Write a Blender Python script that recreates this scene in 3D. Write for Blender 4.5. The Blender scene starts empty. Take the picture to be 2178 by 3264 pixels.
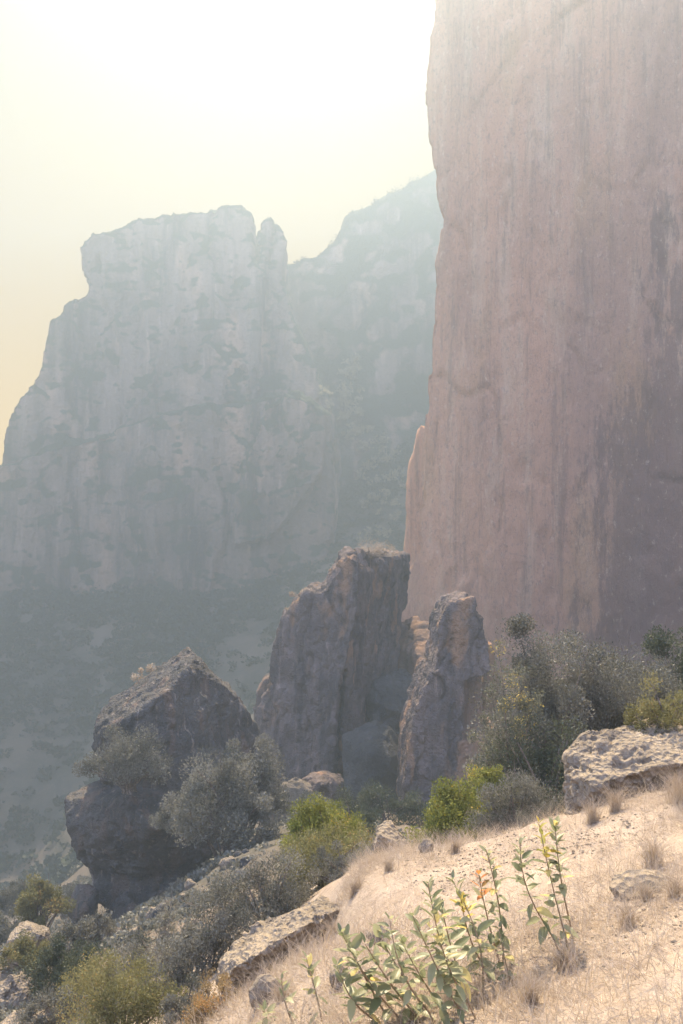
import bpy, bmesh, math, random
import numpy as np
from mathutils import Vector

# ------------------------------------------------------------------ camera, sky, sun, exposure
scene = bpy.context.scene
col = scene.collection
F = 2716.0                       # focal length in photograph pixels (2178 x 3264)
cam_d = bpy.data.cameras.new('camera')
cam_d.sensor_fit = 'VERTICAL'
cam_d.sensor_height = 24.0
cam_d.lens = 24.0 * F / 3264.0
cam_d.clip_start = 0.05
cam_d.clip_end = 6000
cam = bpy.data.objects.new('camera', cam_d)
col.objects.link(cam)
cam.location = (0, 0, 0)
cam.rotation_euler = (math.radians(90), 0, 0)
scene.camera = cam

SUN_AZ, SUN_EL = math.radians(-3), math.radians(54)
sdir = Vector((math.sin(SUN_AZ) * math.cos(SUN_EL), math.cos(SUN_AZ) * math.cos(SUN_EL), math.sin(SUN_EL)))
world = bpy.data.worlds.new('World')
scene.world = world
world.use_nodes = True
nt = world.node_tree
nt.nodes.clear()
wout = nt.nodes.new('ShaderNodeOutputWorld')
bg = nt.nodes.new('ShaderNodeBackground')
sky = nt.nodes.new('ShaderNodeTexSky')
sky.sky_type = 'NISHITA'
sky.sun_disc = False
sky.sun_elevation = SUN_EL
sky.sun_rotation = SUN_AZ
sky.dust_density = 3.0
tc = nt.nodes.new('ShaderNodeTexCoord')
dot = nt.nodes.new('ShaderNodeVectorMath'); dot.operation = 'DOT_PRODUCT'
dot.inputs[1].default_value = sdir
nt.links.new(tc.outputs['Generated'], dot.inputs[0])
mr = nt.nodes.new('ShaderNodeMapRange'); mr.interpolation_type = 'SMOOTHSTEP'
mr.inputs['From Min'].default_value = 0.38
mr.inputs['From Max'].default_value = 0.60
nt.links.new(dot.outputs['Value'], mr.inputs['Value'])
mx = nt.nodes.new('ShaderNodeMix'); mx.data_type = 'RGBA'
nt.links.new(mr.outputs['Result'], mx.inputs['Factor'])
tint = nt.nodes.new('ShaderNodeMix'); tint.data_type = 'RGBA'; tint.blend_type = 'MULTIPLY'
tint.inputs['Factor'].default_value = 1.0
tint.inputs[7].default_value = (2.0, 1.66, 1.62, 1)
nt.links.new(sky.outputs['Color'], tint.inputs[6])
nt.links.new(tint.outputs[2], mx.inputs[6])
WARM_LOW, WARM_HIGH = (2.1, 1.33, 0.40), (0.0, 0.0, 0.0)     # milky horizon glow, thinner warm light higher up
sep = nt.nodes.new('ShaderNodeSeparateXYZ'); nt.links.new(tc.outputs['Generated'], sep.inputs[0])
mz = nt.nodes.new('ShaderNodeMapRange'); mz.inputs['From Min'].default_value = 0.05; mz.inputs['From Max'].default_value = 0.50
nt.links.new(sep.outputs['Z'], mz.inputs['Value'])
glow = nt.nodes.new('ShaderNodeMix'); glow.data_type = 'RGBA'
nt.links.new(mz.outputs['Result'], glow.inputs['Factor'])
glow.inputs[6].default_value = (*WARM_LOW, 1); glow.inputs[7].default_value = (*WARM_HIGH, 1)
nt.links.new(glow.outputs[2], mx.inputs[7])
nt.links.new(mx.outputs[2], bg.inputs['Color'])
bg.inputs['Strength'].default_value = 0.15
nt.links.new(bg.outputs['Background'], wout.inputs['Surface'])

sun_d = bpy.data.lights.new('sun', 'SUN')
sun_d.energy = 2.1
sun_d.angle = math.radians(0.5)
sun_d.color = (1.0, 0.81, 0.57)
sun = bpy.data.objects.new('sun', sun_d)
sun.rotation_euler = sdir.to_track_quat('Z', 'Y').to_euler()
sun.location = (0, 0, 300)
col.objects.link(sun)

scene.view_settings.view_transform = 'Standard'
scene.view_settings.look = 'None'
scene.view_settings.gamma = 1
scene.view_settings.exposure = 3.52
scene.render.engine = 'CYCLES'
scene.cycles.use_denoising = True
scene.cycles.max_bounces = 5
scene.cycles.diffuse_bounces = 3
scene.cycles.transmission_bounces = 3
scene.cycles.volume_bounces = 0
scene.cycles.sample_clamp_indirect = 4

HAZE = dict(dust=0.0020, dust_color=(1.0, 0.725, 0.315), g=0.825, air=0.0023, air_color=(0.0, 0.475, 1.0))

# ------------------------------------------------------------------ helpers
rng = np.random.default_rng(7)
random.seed(7)

def P(px, py, d):
    return np.array([(px - 1089.0) / F * d, d, (1632.0 - py) / F * d])

def _hash(ix, iy, iz):
    h = (ix.astype(np.int64) * 374761393 + iy.astype(np.int64) * 668265263 + iz.astype(np.int64) * 2147483647 + 1013904223) & 0xFFFFFFFF
    h = ((h ^ (h >> 13)) * 1274126177) & 0xFFFFFFFF
    h = ((h ^ (h >> 16)) * 2246822519) & 0xFFFFFFFF
    return ((h ^ (h >> 15)) & 0xFFFF) / 32767.5 - 1.0

def vnoise(p):
    f = np.floor(p)
    t = p - f
    t = t * t * t * (t * (t * 6 - 15) + 10)
    i = f.astype(np.int64)
    r = 0
    for dx in (0, 1):
        wx = t[:, 0] if dx else 1 - t[:, 0]
        for dy in (0, 1):
            wy = t[:, 1] if dy else 1 - t[:, 1]
            for dz in (0, 1):
                wz = t[:, 2] if dz else 1 - t[:, 2]
                r = r + wx * wy * wz * _hash(i[:, 0] + dx, i[:, 1] + dy, i[:, 2] + dz)
    return r

def fbm(p, octaves=4, gain=0.5):
    a, s, r = 1.0, 0.0, 0
    q = np.array(p, dtype=float)
    for k in range(octaves):
        r = r + a * vnoise(q + 17.3 * k)
        s += a
        a *= gain
        q = q * 2.03
    return r / s * 1.6

def ridged(p, octaves=4):
    a, r, s = 1.0, 0, 0
    q = np.array(p, dtype=float)
    for k in range(octaves):
        r = r + a * (1 - 2 * np.abs(vnoise(q + 31.7 * k)))
        s += a
        a *= 0.5
        q = q * 2.1
    return r / s

def facet(p, crack=0.0):
    """chiselled noise: every cell is a randomly tilted plane"""
    i0 = np.floor(p).astype(np.int64)
    best = np.full(len(p), 1e9); second = np.full(len(p), 1e9); val = np.zeros(len(p))
    for dx in (-1, 0, 1):
        for dy in (-1, 0, 1):
            for dz in (-1, 0, 1):
                a, b, c = i0[:, 0] + dx, i0[:, 1] + dy, i0[:, 2] + dz
                q = np.column_stack([a + .5 + .45 * _hash(a, b, c), b + .5 + .45 * _hash(a + 91, b, c), c + .5 + .45 * _hash(a, b + 77, c)])
                v = p - q
                r2 = (v * v).sum(1)
                g = np.column_stack([_hash(a, b, c + 55), _hash(a + 13, b + 7, c), _hash(a, b + 29, c + 3)])
                h = (v * g).sum(1) * 0.9 + 0.55 * _hash(a + 5, b + 5, c + 5)
                m = r2 < best
                second = np.minimum(second, np.where(m, best, r2))
                best[m] = r2[m]; val[m] = h[m]
    edge = np.sqrt(second) - np.sqrt(best)
    return val - crack * np.exp(-(edge / 0.05) ** 2)

def mesh_np(name, V, faces, mat, smooth=True):
    """mesh from an (n,3) array and an (m,3|4) array or list of arrays"""
    me = bpy.data.meshes.new(name)
    V = np.asarray(V, dtype=np.float32)
    fl = faces if isinstance(faces, list) else [faces]
    fl = [np.asarray(f) for f in fl if len(f)]
    loops = np.concatenate([f.ravel() for f in fl]).astype(np.int32)
    tot = np.concatenate([np.full(len(f), f.shape[1]) for f in fl]).astype(np.int32)
    st = np.concatenate([[0], np.cumsum(tot)[:-1]]).astype(np.int32)
    me.vertices.add(len(V)); me.vertices.foreach_set('co', V.ravel())
    me.loops.add(len(loops)); me.loops.foreach_set('vertex_index', loops)
    me.polygons.add(len(tot)); me.polygons.foreach_set('loop_start', st)
    if smooth:
        me.polygons.foreach_set('use_smooth', np.ones(len(tot), dtype=bool))
    me.update(calc_edges=True)
    me.validate()
    if mat: me.materials.append(mat)
    return me

def link(name, me, parent=None, loc=(0, 0, 0)):
    o = bpy.data.objects.new(name, me)
    col.objects.link(o)
    o.location = loc
    if parent: o.parent = parent
    return o

def tag(o, label=None, cat=None, group=None, kind=None):
    if label: o['label'] = label
    if cat: o['category'] = cat
    if group: o['group'] = group
    if kind: o['kind'] = kind
    return o

def attr(me, name, vals):
    a = me.attributes.new(name, 'FLOAT', 'FACE')
    a.data.foreach_set('value', np.asarray(vals, dtype=np.float32))

# ------------------------------------------------------------------ materials
class NT:
    def __init__(s, name):
        s.m = bpy.data.materials.new(name); s.m.use_nodes = True
        s.t = s.m.node_tree; s.t.nodes.clear()
        s.out = s.n('ShaderNodeOutputMaterial')
    def n(s, t, **kw):
        nd = s.t.nodes.new(t)
        for k, v in kw.items(): setattr(nd, k, v)
        return nd
    def l(s, a, b): s.t.links.new(a, b)
    def pos(s, scale=(1, 1, 1), loc=(0, 0, 0)):
        g = s.n('ShaderNodeTexCoord'); m = s.n('ShaderNodeMapping')
        m.inputs['Scale'].default_value = scale; m.inputs['Location'].default_value = loc
        s.l(g.outputs['Object'], m.inputs['Vector'])
        return m.outputs['Vector']
    def noise(s, vec, scale, detail=4, rough=0.55, dist=0):
        nd = s.n('ShaderNodeTexNoise'); s.l(vec, nd.inputs['Vector'])
        nd.inputs['Scale'].default_value = scale; nd.inputs['Detail'].default_value = detail
        nd.inputs['Roughness'].default_value = rough; nd.inputs['Distortion'].default_value = dist
        return nd.outputs['Fac']
    def ramp(s, v, a, b):
        nd = s.n('ShaderNodeMapRange'); nd.interpolation_type = 'SMOOTHSTEP'
        s.l(v, nd.inputs['Value']); nd.inputs['From Min'].default_value = a; nd.inputs['From Max'].default_value = b
        return nd.outputs['Result']
    def mix(s, f, a, b, mode='MIX'):
        nd = s.n('ShaderNodeMix', data_type='RGBA', blend_type=mode)
        for sock, v in ((nd.inputs['Factor'], f), (nd.inputs[6], a), (nd.inputs[7], b)):
            if isinstance(v, (tuple, list)): sock.default_value = (*v, 1) if len(v) == 3 else v
            elif isinstance(v, (int, float)): sock.default_value = v
            else: s.l(v, sock)
        return nd.outputs[2]
    def math(s, op, a, b=0.0):
        nd = s.n('ShaderNodeMath', operation=op)
        for sock, v in ((nd.inputs[0], a), (nd.inputs[1], b)):
            if isinstance(v, (int, float)): sock.default_value = v
            else: s.l(v, sock)
        return nd.outputs[0]
    def diffuse(s, colr, height=None, strength=0.5, dist=0.05, rough=0.95):
        b = s.n('ShaderNodeBsdfPrincipled')
        b.inputs['Roughness'].default_value = rough
        b.inputs['Specular IOR Level'].default_value = 0.15
        s.l(colr, b.inputs['Base Color'])
        if height is not None:
            bp = s.n('ShaderNodeBump'); bp.inputs['Strength'].default_value = strength
            bp.inputs['Distance'].default_value = dist
            s.l(height, bp.inputs['Height']); s.l(bp.outputs['Normal'], b.inputs['Normal'])
        s.l(b.outputs['BSDF'], s.out.inputs['Surface'])
        return s.m

def rock_mat(name, base, dark, light, size=1.0, streak=0.5, pits=0.5, warm=None, bump=0.6):
    """weathered rock: patches, vertical streaks, lichen speckle; size = metres of the main pattern"""
    s = NT(name)
    v = s.pos()
    big = s.ramp(s.noise(v, 0.5 / size, 5, 0.6), 0.38, 0.64)
    c = s.mix(big, base, tuple(0.5 * (a + b) for a, b in zip(base, dark)))
    vs = s.pos((1.0, 1.0, 0.09))
    st = s.ramp(s.noise(vs, 1.3 / size, 5, 0.65), 0.46, 0.68)
    c = s.mix(s.math('MULTIPLY', st, streak), c, dark)
    st2 = s.ramp(s.noise(s.pos((1, 1, 0.12), (5, 3, 1)), 2.4 / size, 4, 0.6), 0.58, 0.74)
    c = s.mix(s.math('MULTIPLY', st2, 0.6), c, light)
    if warm:
        w = s.ramp(s.noise(s.pos((1, 1, 0.4), (9, 1, 4)), 0.7 / size, 3), 0.54, 0.68)
        c = s.mix(s.math('MULTIPLY', w, 0.75), c, warm)
    sp = s.ramp(s.noise(v, 7 / size, 6, 0.75), 0.5, 0.66)
    c = s.mix(s.math('MULTIPLY', sp, 0.45), c, dark)
    sp2 = s.ramp(s.noise(s.pos((1, 1, 1), (3, 8, 2)), 11 / size, 4, 0.7), 0.6, 0.72)
    c = s.mix(s.math('MULTIPLY', sp2, 0.5), c, light)
    vo = s.n('ShaderNodeTexVoronoi'); vo.inputs['Scale'].default_value = 9 / size
    s.l(v, vo.inputs['Vector'])
    h = s.math('ADD', s.noise(v, 4 / size, 8, 0.65), s.math('MULTIPLY', vo.outputs['Distance'], pits))
    return s.diffuse(c, h, bump, 0.12 * size)

def leaf_mat(name, a, b, trans=0.4, extra=None, frac=0.12, gloss=0.62):
    """two-tone leaves by the per-face attribute 'rnd'; light passes through them"""
    s = NT(name)
    at = s.n('ShaderNodeAttribute'); at.attribute_name = 'rnd'
    c = s.mix(at.outputs['Fac'], a, b)
    if extra:
        c = s.mix(s.math('GREATER_THAN', at.outputs['Fac'], 1 - frac), c, extra)
    d = s.n('ShaderNodeBsdfPrincipled'); d.inputs['Roughness'].default_value = gloss
    d.inputs['Specular IOR Level'].default_value = 0.4
    s.l(c, d.inputs['Base Color'])
    t = s.n('ShaderNodeBsdfTranslucent'); s.l(c, t.inputs['Color'])
    m = s.n('ShaderNodeMixShader'); m.inputs[0].default_value = trans
    s.l(d.outputs['BSDF'], m.inputs[1]); s.l(t.outputs['BSDF'], m.inputs[2])
    s.l(m.outputs['Shader'], s.out.inputs['Surface'])
    return s.m

M = {}
M['cliff0'] = rock_mat('pink_cliff_rock', (0.52, 0.335, 0.25), (0.21, 0.145, 0.135), (0.60, 0.43, 0.33), 3.5, 0.75, 0.25, (0.40, 0.235, 0.14), 0.5)
def cliff_mat():
    s = NT('pink_cliff_wall')
    v = s.pos()
    c = s.mix(s.ramp(s.noise(s.pos((1, 1, .3)), 0.09, 5, .6), .4, .62), (0.57, 0.30, 0.18), (0.44, 0.24, 0.155))
    c = s.mix(s.math('MULTIPLY', s.ramp(s.noise(s.pos((1, 1, .11), (3, 1, 0)), 0.42, 8, .7), .50, .66), .5), c, (0.62, 0.43, 0.28))
    c = s.mix(s.math('MULTIPLY', s.ramp(s.noise(s.pos((1, 1, .35), (7, 5, 2)), 0.12, 4), .52, .66), .6), c, (0.50, 0.28, 0.14))
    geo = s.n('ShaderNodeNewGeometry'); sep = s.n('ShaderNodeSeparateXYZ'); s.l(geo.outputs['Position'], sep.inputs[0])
    # a broad dark brown band slanting down across the right of the wall
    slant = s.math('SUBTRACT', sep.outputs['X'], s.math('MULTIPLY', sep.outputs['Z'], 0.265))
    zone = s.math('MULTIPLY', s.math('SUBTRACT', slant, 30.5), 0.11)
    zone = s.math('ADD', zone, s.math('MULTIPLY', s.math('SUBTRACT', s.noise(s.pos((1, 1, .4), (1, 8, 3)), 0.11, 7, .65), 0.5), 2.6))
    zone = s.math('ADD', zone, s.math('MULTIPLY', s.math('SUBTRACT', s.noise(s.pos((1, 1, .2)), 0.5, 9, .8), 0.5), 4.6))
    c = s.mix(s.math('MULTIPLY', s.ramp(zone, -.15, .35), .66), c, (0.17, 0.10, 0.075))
    st = s.ramp(s.noise(s.pos((1, 1, .05), (2, 2, 9)), 0.75, 8, .75), .49, .66)
    c = s.mix(s.math('MULTIPLY', st, .62), c, (0.25, 0.145, 0.095))
    c = s.mix(s.math('MULTIPLY', s.ramp(s.noise(s.pos((1, 1, .6)), 2.6, 6, .8), .5, .64), .5), c, (0.2, 0.13, 0.11))
    c = s.mix(s.math('MULTIPLY', s.ramp(s.noise(s.pos((1, 1, .55), (4, 4, 4)), 2.0, 5, .75), .57, .7), .6), c, (0.68, 0.51, 0.37))
    h = s.math('ADD', s.noise(s.pos((1, 1, .5)), 0.9, 9, .75), s.math('MULTIPLY', s.noise(s.pos((1, 1, .2)), 0.4, 4), .8))
    return s.diffuse(c, h, 0.9, 0.6)
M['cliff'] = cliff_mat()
def scrub_over(m, colr, lo, hi, sc):
    """low scrub growing wherever the rock is not steep"""
    t = m.node_tree; b = next(n for n in t.nodes if n.type == 'BSDF_PRINCIPLED')
    src = b.inputs['Base Color'].links[0].from_socket
    g = t.nodes.new('ShaderNodeNewGeometry'); sp = t.nodes.new('ShaderNodeSeparateXYZ'); t.links.new(g.outputs['Normal'], sp.inputs[0])
    co = t.nodes.new('ShaderNodeTexCoord'); no = t.nodes.new('ShaderNodeTexNoise'); no.inputs['Scale'].default_value = sc; no.inputs['Detail'].default_value = 6
    t.links.new(co.outputs['Object'], no.inputs['Vector'])
    ad = t.nodes.new('ShaderNodeMath'); ad.operation = 'MULTIPLY_ADD'; ad.inputs[1].default_value = 1.2
    t.links.new(no.outputs['Fac'], ad.inputs[0]); t.links.new(sp.outputs['Z'], ad.inputs[2])
    mp = t.nodes.new('ShaderNodeMapRange'); mp.inputs['From Min'].default_value = lo; mp.inputs['From Max'].default_value = hi
    t.links.new(ad.outputs[0], mp.inputs['Value'])
    mx_ = t.nodes.new('ShaderNodeMix'); mx_.data_type = 'RGBA'; mx_.inputs[7].default_value = (*colr, 1)
    t.links.new(mp.outputs['Result'], mx_.inputs['Factor']); t.links.new(src, mx_.inputs[6]); t.links.new(mx_.outputs[2], b.inputs['Base Color'])
    return m
M['far'] = rock_mat('far_cliff_rock', (0.30, 0.215, 0.17), (0.055, 0.05, 0.05), (0.58, 0.42, 0.32), 8, 1.0, 0.3, (0.52, 0.33, 0.225), 0.9)
scrub_over(M['far'], (0.055, 0.065, 0.045), 0.72, 0.86, 0.12)
M['shade'] = rock_mat('shade_darkened_rock', (0.085, 0.082, 0.08), (0.035, 0.036, 0.038), (0.17, 0.15, 0.14), 1.6, 0.5, 0.5, None, 0.8)  # shade of the gully and scree put into a darker rock colour
M['grey'] = rock_mat('grey_brown_rock', (0.165, 0.128, 0.115), (0.045, 0.041, 0.042), (0.36, 0.28, 0.235), 1.3, 0.75, 0.5, (0.30, 0.175, 0.10), 1.0)
M['orange'] = rock_mat('orange_rock', (0.27, 0.165, 0.105), (0.10, 0.08, 0.075), (0.34, 0.235, 0.18), 1.6, 0.5, 0.3, (0.32, 0.18, 0.10), 0.6)
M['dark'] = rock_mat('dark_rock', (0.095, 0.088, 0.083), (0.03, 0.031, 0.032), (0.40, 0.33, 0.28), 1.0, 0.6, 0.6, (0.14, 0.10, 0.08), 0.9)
M['pale'] = rock_mat('pale_pitted_rock', (0.28, 0.23, 0.175), (0.085, 0.074, 0.066), (0.39, 0.325, 0.25), 0.5, 0.35, 0.9, None, 1.0)
M['sage'] = leaf_mat('grey_green_leaves', (0.05, 0.056, 0.045), (0.25, 0.24, 0.20), 0.3)
M['green'] = leaf_mat('green_leaves', (0.085, 0.11, 0.028), (0.25, 0.25, 0.06), 0.45, (0.42, 0.30, 0.06), 0.05)
M['olive'] = leaf_mat('olive_leaves', (0.10, 0.105, 0.045), (0.25, 0.225, 0.095), 0.4, (0.30, 0.20, 0.08), 0.08)
M['turning'] = leaf_mat('yellow_turning_leaves', (0.055, 0.066, 0.05), (0.20, 0.20, 0.14), 0.4, (0.55, 0.42, 0.12), 0.13)
M['rust'] = leaf_mat('rusty_dry_leaves', (0.20, 0.15, 0.08), (0.36, 0.25, 0.11), 0.4, (0.42, 0.23, 0.08), 0.15)
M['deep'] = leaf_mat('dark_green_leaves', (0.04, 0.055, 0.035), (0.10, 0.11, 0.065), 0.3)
M['fargreen'] = leaf_mat('far_slope_leaves', (0.02, 0.035, 0.025), (0.06, 0.075, 0.05), 0.2)
M['farpale'] = leaf_mat('far_pale_leaves', (0.40, 0.36, 0.22), (0.68, 0.58, 0.38), 0.5)
M['milk'] = leaf_mat('milkweed_leaves', (0.15, 0.175, 0.09), (0.42, 0.41, 0.25), 0.52, (0.60, 0.50, 0.20), 0.06, 0.40)
M['milkyellow'] = leaf_mat('yellowed_milkweed_leaves', (0.30, 0.30, 0.08), (0.62, 0.46, 0.10), 0.5)
M['milkorange'] = leaf_mat('orange_milkweed_leaves', (0.16, 0.19, 0.085), (0.5, 0.25, 0.08), 0.45, (0.55, 0.22, 0.07), 0.3)
M['straw'] = leaf_mat('dry_straw', (0.33, 0.26, 0.19), (0.52, 0.43, 0.335), 0.3)
def plain(name, a, b, sc=12):
    s = NT(name); n = s.noise(s.pos(), sc, 4)
    return s.diffuse(s.mix(s.ramp(n, .35, .65), a, b), n, 0.4, 0.02)
M['bark'] = plain('grey_bark', (0.09, 0.075, 0.065), (0.22, 0.18, 0.155))
M['stem'] = plain('milkweed_stem', (0.20, 0.17, 0.10), (0.30, 0.20, 0.13), 40)

# ------------------------------------------------------------------ ground
CTRL = []   # (x, y, z)
def plane_z(x, y): return -1.6 - 0.25 * y + 0.28 * x
for x, y in [(0, 0), (2, 0), (-2, 0.5), (4, 0), (0, 3), (1.5, 3), (3, 3), (1, 5), (2.5, 5), (4, 5), (0.3, 6.5), (1.5, 7), (3, 7), (4.5, 7), (0, -3), (4, -4), (8, 0),
             (0.2, 7.8), (1.0, 8.6), (2.2, 8.8), (3.4, 8.8), (-0.4, 4.6), (-0.3, 6.2), (6, 6), (8, 8)]:
    CTRL.append((x, y, plane_z(x, y)))
CTRL += [(-8, -20, 6), (10, -20, 12), (-60, -60, 15), (60, -60, 40), (-30, 0, -16), (-10, 0, -6), (-100, 0, -50), (40, 5, 14), (0, -300, 80), (300, -100, 160), (-300, -50, -60), (200, 60, 90),
         (-1.7, 5.0, -4.2), (-3.0, 3.0, -4.0)]
for px, py, d in [(1240, 2760, 11.5), (1100, 2800, 13.5), (1100, 2690, 26), (1100, 2590, 48), (1500, 2830, 13), (1500, 2690, 26), (1450, 2580, 48), (1750, 2770, 12), (1800, 2600, 18), (2178, 2450, 15), (2178, 2330, 45), (1800, 2400, 45),
                  (600, 2830, 42), (350, 2960, 34), (820, 2640, 34), (100, 3010, 30), (-200, 3010, 30), (300, 3060, 21), (620, 2960, 17), (350, 3230, 13), (560, 3150, 11), (50, 3300, 14), (1110, 2800, 8.7), (1180, 2748, 9.0), (1040, 2868, 8.9), (840, 3130, 7.2), (960, 3070, 7.2), (1060, 3010, 7.3), (770, 3215, 6.8), (820, 3160, 7.9), (960, 3090, 7.9), (640, 3290, 6.6), (700, 3100, 9.5), (830, 2990, 10), (900, 2850, 13), (-200, 3350, 14),
                  (0, 2960, 80), (300, 2800, 80), (0, 2880, 120), (300, 2640, 140), (-400, 2900, 120), (0, 2650, 170), (150, 2480, 210), (0, 2250, 270), (400, 2080, 310), (700, 2300, 200), (-500, 2250, 260),
                  (100, 1850, 400), (500, 1900, 400), (900, 1960, 350), (1250, 1850, 370), (1400, 2000, 230), (-600, 1800, 420), (1200, 2200, 140), (500, 1700, 520), (1250, 1500, 480), (-400, 1600, 600), (1800, 1500, 350), (1700, 2330, 110), (2600, 2200, 110), (2600, 2300, 60),
                  (500, 1400, 1200), (1500, 1200, 1200), (-1000, 1500, 1200), (3500, 1000, 600)]:
    d = float(np.interp(d, [0, 21, 26, 34, 48, 80, 120, 200, 300, 455, 520, 1200], [0, 22, 30, 38, 62, 120, 150, 180, 208, 270, 315, 1200]))
    CTRL.append(tuple(P(px, py, d)))
CTRL = np.array(CTRL)
def _warp(xy):
    r = np.hypot(xy[:, 0], xy[:, 1]) + 1e-9
    k = np.log1p(r / 4.0) / r
    return xy * k[:, None], r
_cw, _cr = _warp(CTRL[:, :2])
def _phi(r): return np.where(r > 1e-9, r * r * np.log(r + 1e-9), 0)
_n = len(CTRL)
_A = np.zeros((_n + 3, _n + 3))
_D = np.linalg.norm(_cw[:, None] - _cw[None], axis=2)
_A[:_n, :_n] = _phi(_D) + np.eye(_n) * 2e-4
_A[:_n, _n] = 1; _A[:_n, _n + 1:] = _cw
_A[_n:, :_n] = _A[:_n, _n:].T
_B = np.zeros(_n + 3); _B[:_n] = CTRL[:, 2] / (_cr + 6)
_W = np.linalg.solve(_A, _B)
def ground_z(xy, rough=True):
    xy = np.atleast_2d(np.asarray(xy, dtype=float))
    w, r = _warp(xy)
    z = _W[_n] + w @ _W[_n + 1:]
    for i in range(_n):
        z = z + _W[i] * _phi(np.hypot(w[:, 0] - _cw[i, 0], w[:, 1] - _cw[i, 1]))
    z = z * (r + 6)
    if rough:
        p = np.column_stack([xy, np.zeros(len(xy))])
        z = z + 0.05 * fbm(p * 1.1, 4) + 0.018 * fbm(p * 6, 3)
        far = np.clip((r - 12) / 60, 0, 1)
        z = z + far * (1.6 * fbm(p / 16, 5) + 2.2 * far * fbm(p / 60 + 5, 3))
        mid = np.clip((r - 9) / 8, 0, 1) * np.clip(1 - (r - 60) / 80, 0, 1)
        z = z + mid * 0.25 * fbm(p * 0.5 + 3, 4)
    return z
def hit(px, py, lo=2.0, hi=900.0):
    """first point of the ground seen at a photograph pixel"""
    d = np.geomspace(lo, hi, 1500)
    pts = np.column_stack([(px - 1089) / F * d, d, (1632 - py) / F * d])
    k = np.nonzero(pts[:, 2] < ground_z(pts[:, :2]))[0]
    return pts[k[0]] if len(k) else pts[-1]

def ground_mat():
    s = NT('dry_hillside_ground')
    v = s.pos()
    straw = s.mix(s.ramp(s.noise(v, 2.2, 6, 0.65), 0.36, 0.66), (0.365, 0.295, 0.235), (0.29, 0.23, 0.18))
    straw = s.mix(s.math('MULTIPLY', s.ramp(s.noise(v, 9, 5, 0.7), 0.5, 0.66), 0.6), straw, (0.18, 0.14, 0.115))
    straw = s.mix(s.math('MULTIPLY', s.ramp(s.noise(v, 34, 5, 0.7), 0.54, 0.68), 0.7), straw, (0.46, 0.39, 0.32))
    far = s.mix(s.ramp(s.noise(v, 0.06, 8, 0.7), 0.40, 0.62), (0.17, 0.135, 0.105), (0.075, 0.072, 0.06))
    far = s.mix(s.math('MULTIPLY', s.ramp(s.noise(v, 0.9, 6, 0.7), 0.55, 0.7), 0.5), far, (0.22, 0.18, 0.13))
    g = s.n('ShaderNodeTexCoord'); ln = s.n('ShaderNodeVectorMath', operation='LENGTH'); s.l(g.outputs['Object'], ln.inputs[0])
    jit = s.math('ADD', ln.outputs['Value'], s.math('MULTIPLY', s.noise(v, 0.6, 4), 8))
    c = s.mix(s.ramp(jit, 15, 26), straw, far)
    h = s.math('ADD', s.noise(v, 12, 8, 0.7), s.math('MULTIPLY', s.noise(v, 60, 3), 0.4))
    return s.diffuse(c, h, 0.7, 0.05)
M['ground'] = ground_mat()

def build_ground():
    a = np.concatenate([np.radians(np.linspace(-150, -34, 30, endpoint=False)), np.radians(np.linspace(-34, 34, 300, endpoint=False)), np.radians(np.linspace(34, 210, 46, endpoint=False))])
    r = np.geomspace(0.6, 425, 400)
    A, R = np.meshgrid(a, r)
    xy = np.column_stack([(R * np.sin(A)).ravel(), (R * np.cos(A)).ravel()])
    V = np.column_stack([xy, ground_z(xy)])
    na, nr = len(a), len(r)
    i = np.arange(nr - 1)[:, None] * na + np.arange(na)[None]
    j = np.arange(nr - 1)[:, None] * na + (np.arange(na)[None] + 1) % na
    q = np.stack([i, i + na, j + na, j], axis=-1).reshape(-1, 4)
    V = np.vstack([V, [[0, 0, float(ground_z([[0, 0]])[0])]]])
    fan = np.column_stack([np.full(na, len(V) - 1), np.arange(na), (np.arange(na) + 1) % na])
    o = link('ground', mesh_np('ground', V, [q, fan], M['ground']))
    tag(o, 'dry straw hillside dropping into the shaded brush covered valley', 'ground', kind='structure')
    return V
GV = build_ground()

# ------------------------------------------------------------------ rock solids
ZMAX = []
MID, TOWER, HOUSE, FAR = 1.5, 1.3, 1.1, 0.60     # how far the cliff foot and the far side stand, relative to the first survey
def prim_prism(bm, outline, y0, kx=0.0, kz=0.0, thick=10.0, inset=1.0, shift=0.0):
    """closed block: its front face lies on the plane y = y0 + kx*x + kz*z, its back is 'thick' farther and scaled by 'inset' about its centre"""
    fr = []
    for px, py in outline:
        ux, uz = (px - 1089) / F, (1632 - py) / F
        d = y0 / (1 - kx * ux - kz * uz)
        fr.append(np.array([ux * d, d, uz * d]))
    c = np.mean(fr, axis=0)
    bk = [np.array([shift + c[0] + (p[0] - c[0]) * inset, p[1] + thick, c[2] + (p[2] - c[2]) * inset]) for p in fr]
    a = [bm.verts.new(p) for p in fr]; b = [bm.verts.new(p) for p in bk]
    n = len(a)
    fs = [bm.faces.new(a), bm.faces.new(b[::-1])]
    for i in range(n):
        fs.append(bm.faces.new((a[i], b[i], b[(i + 1) % n], a[(i + 1) % n])))
    bmesh.ops.triangulate(bm, faces=fs[:2])

def prim_hull(bm, pts):
    b2 = bmesh.new()
    for p in pts: b2.verts.new(p if isinstance(p, np.ndarray) else P(*p))
    bmesh.ops.convex_hull(b2, input=b2.verts)
    for v in [v for v in b2.verts if not v.link_faces]: b2.verts.remove(v)
    me = bpy.data.meshes.new('t'); b2.to_mesh(me); b2.free()
    bm.from_mesh(me); bpy.data.meshes.remove(me)

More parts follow.
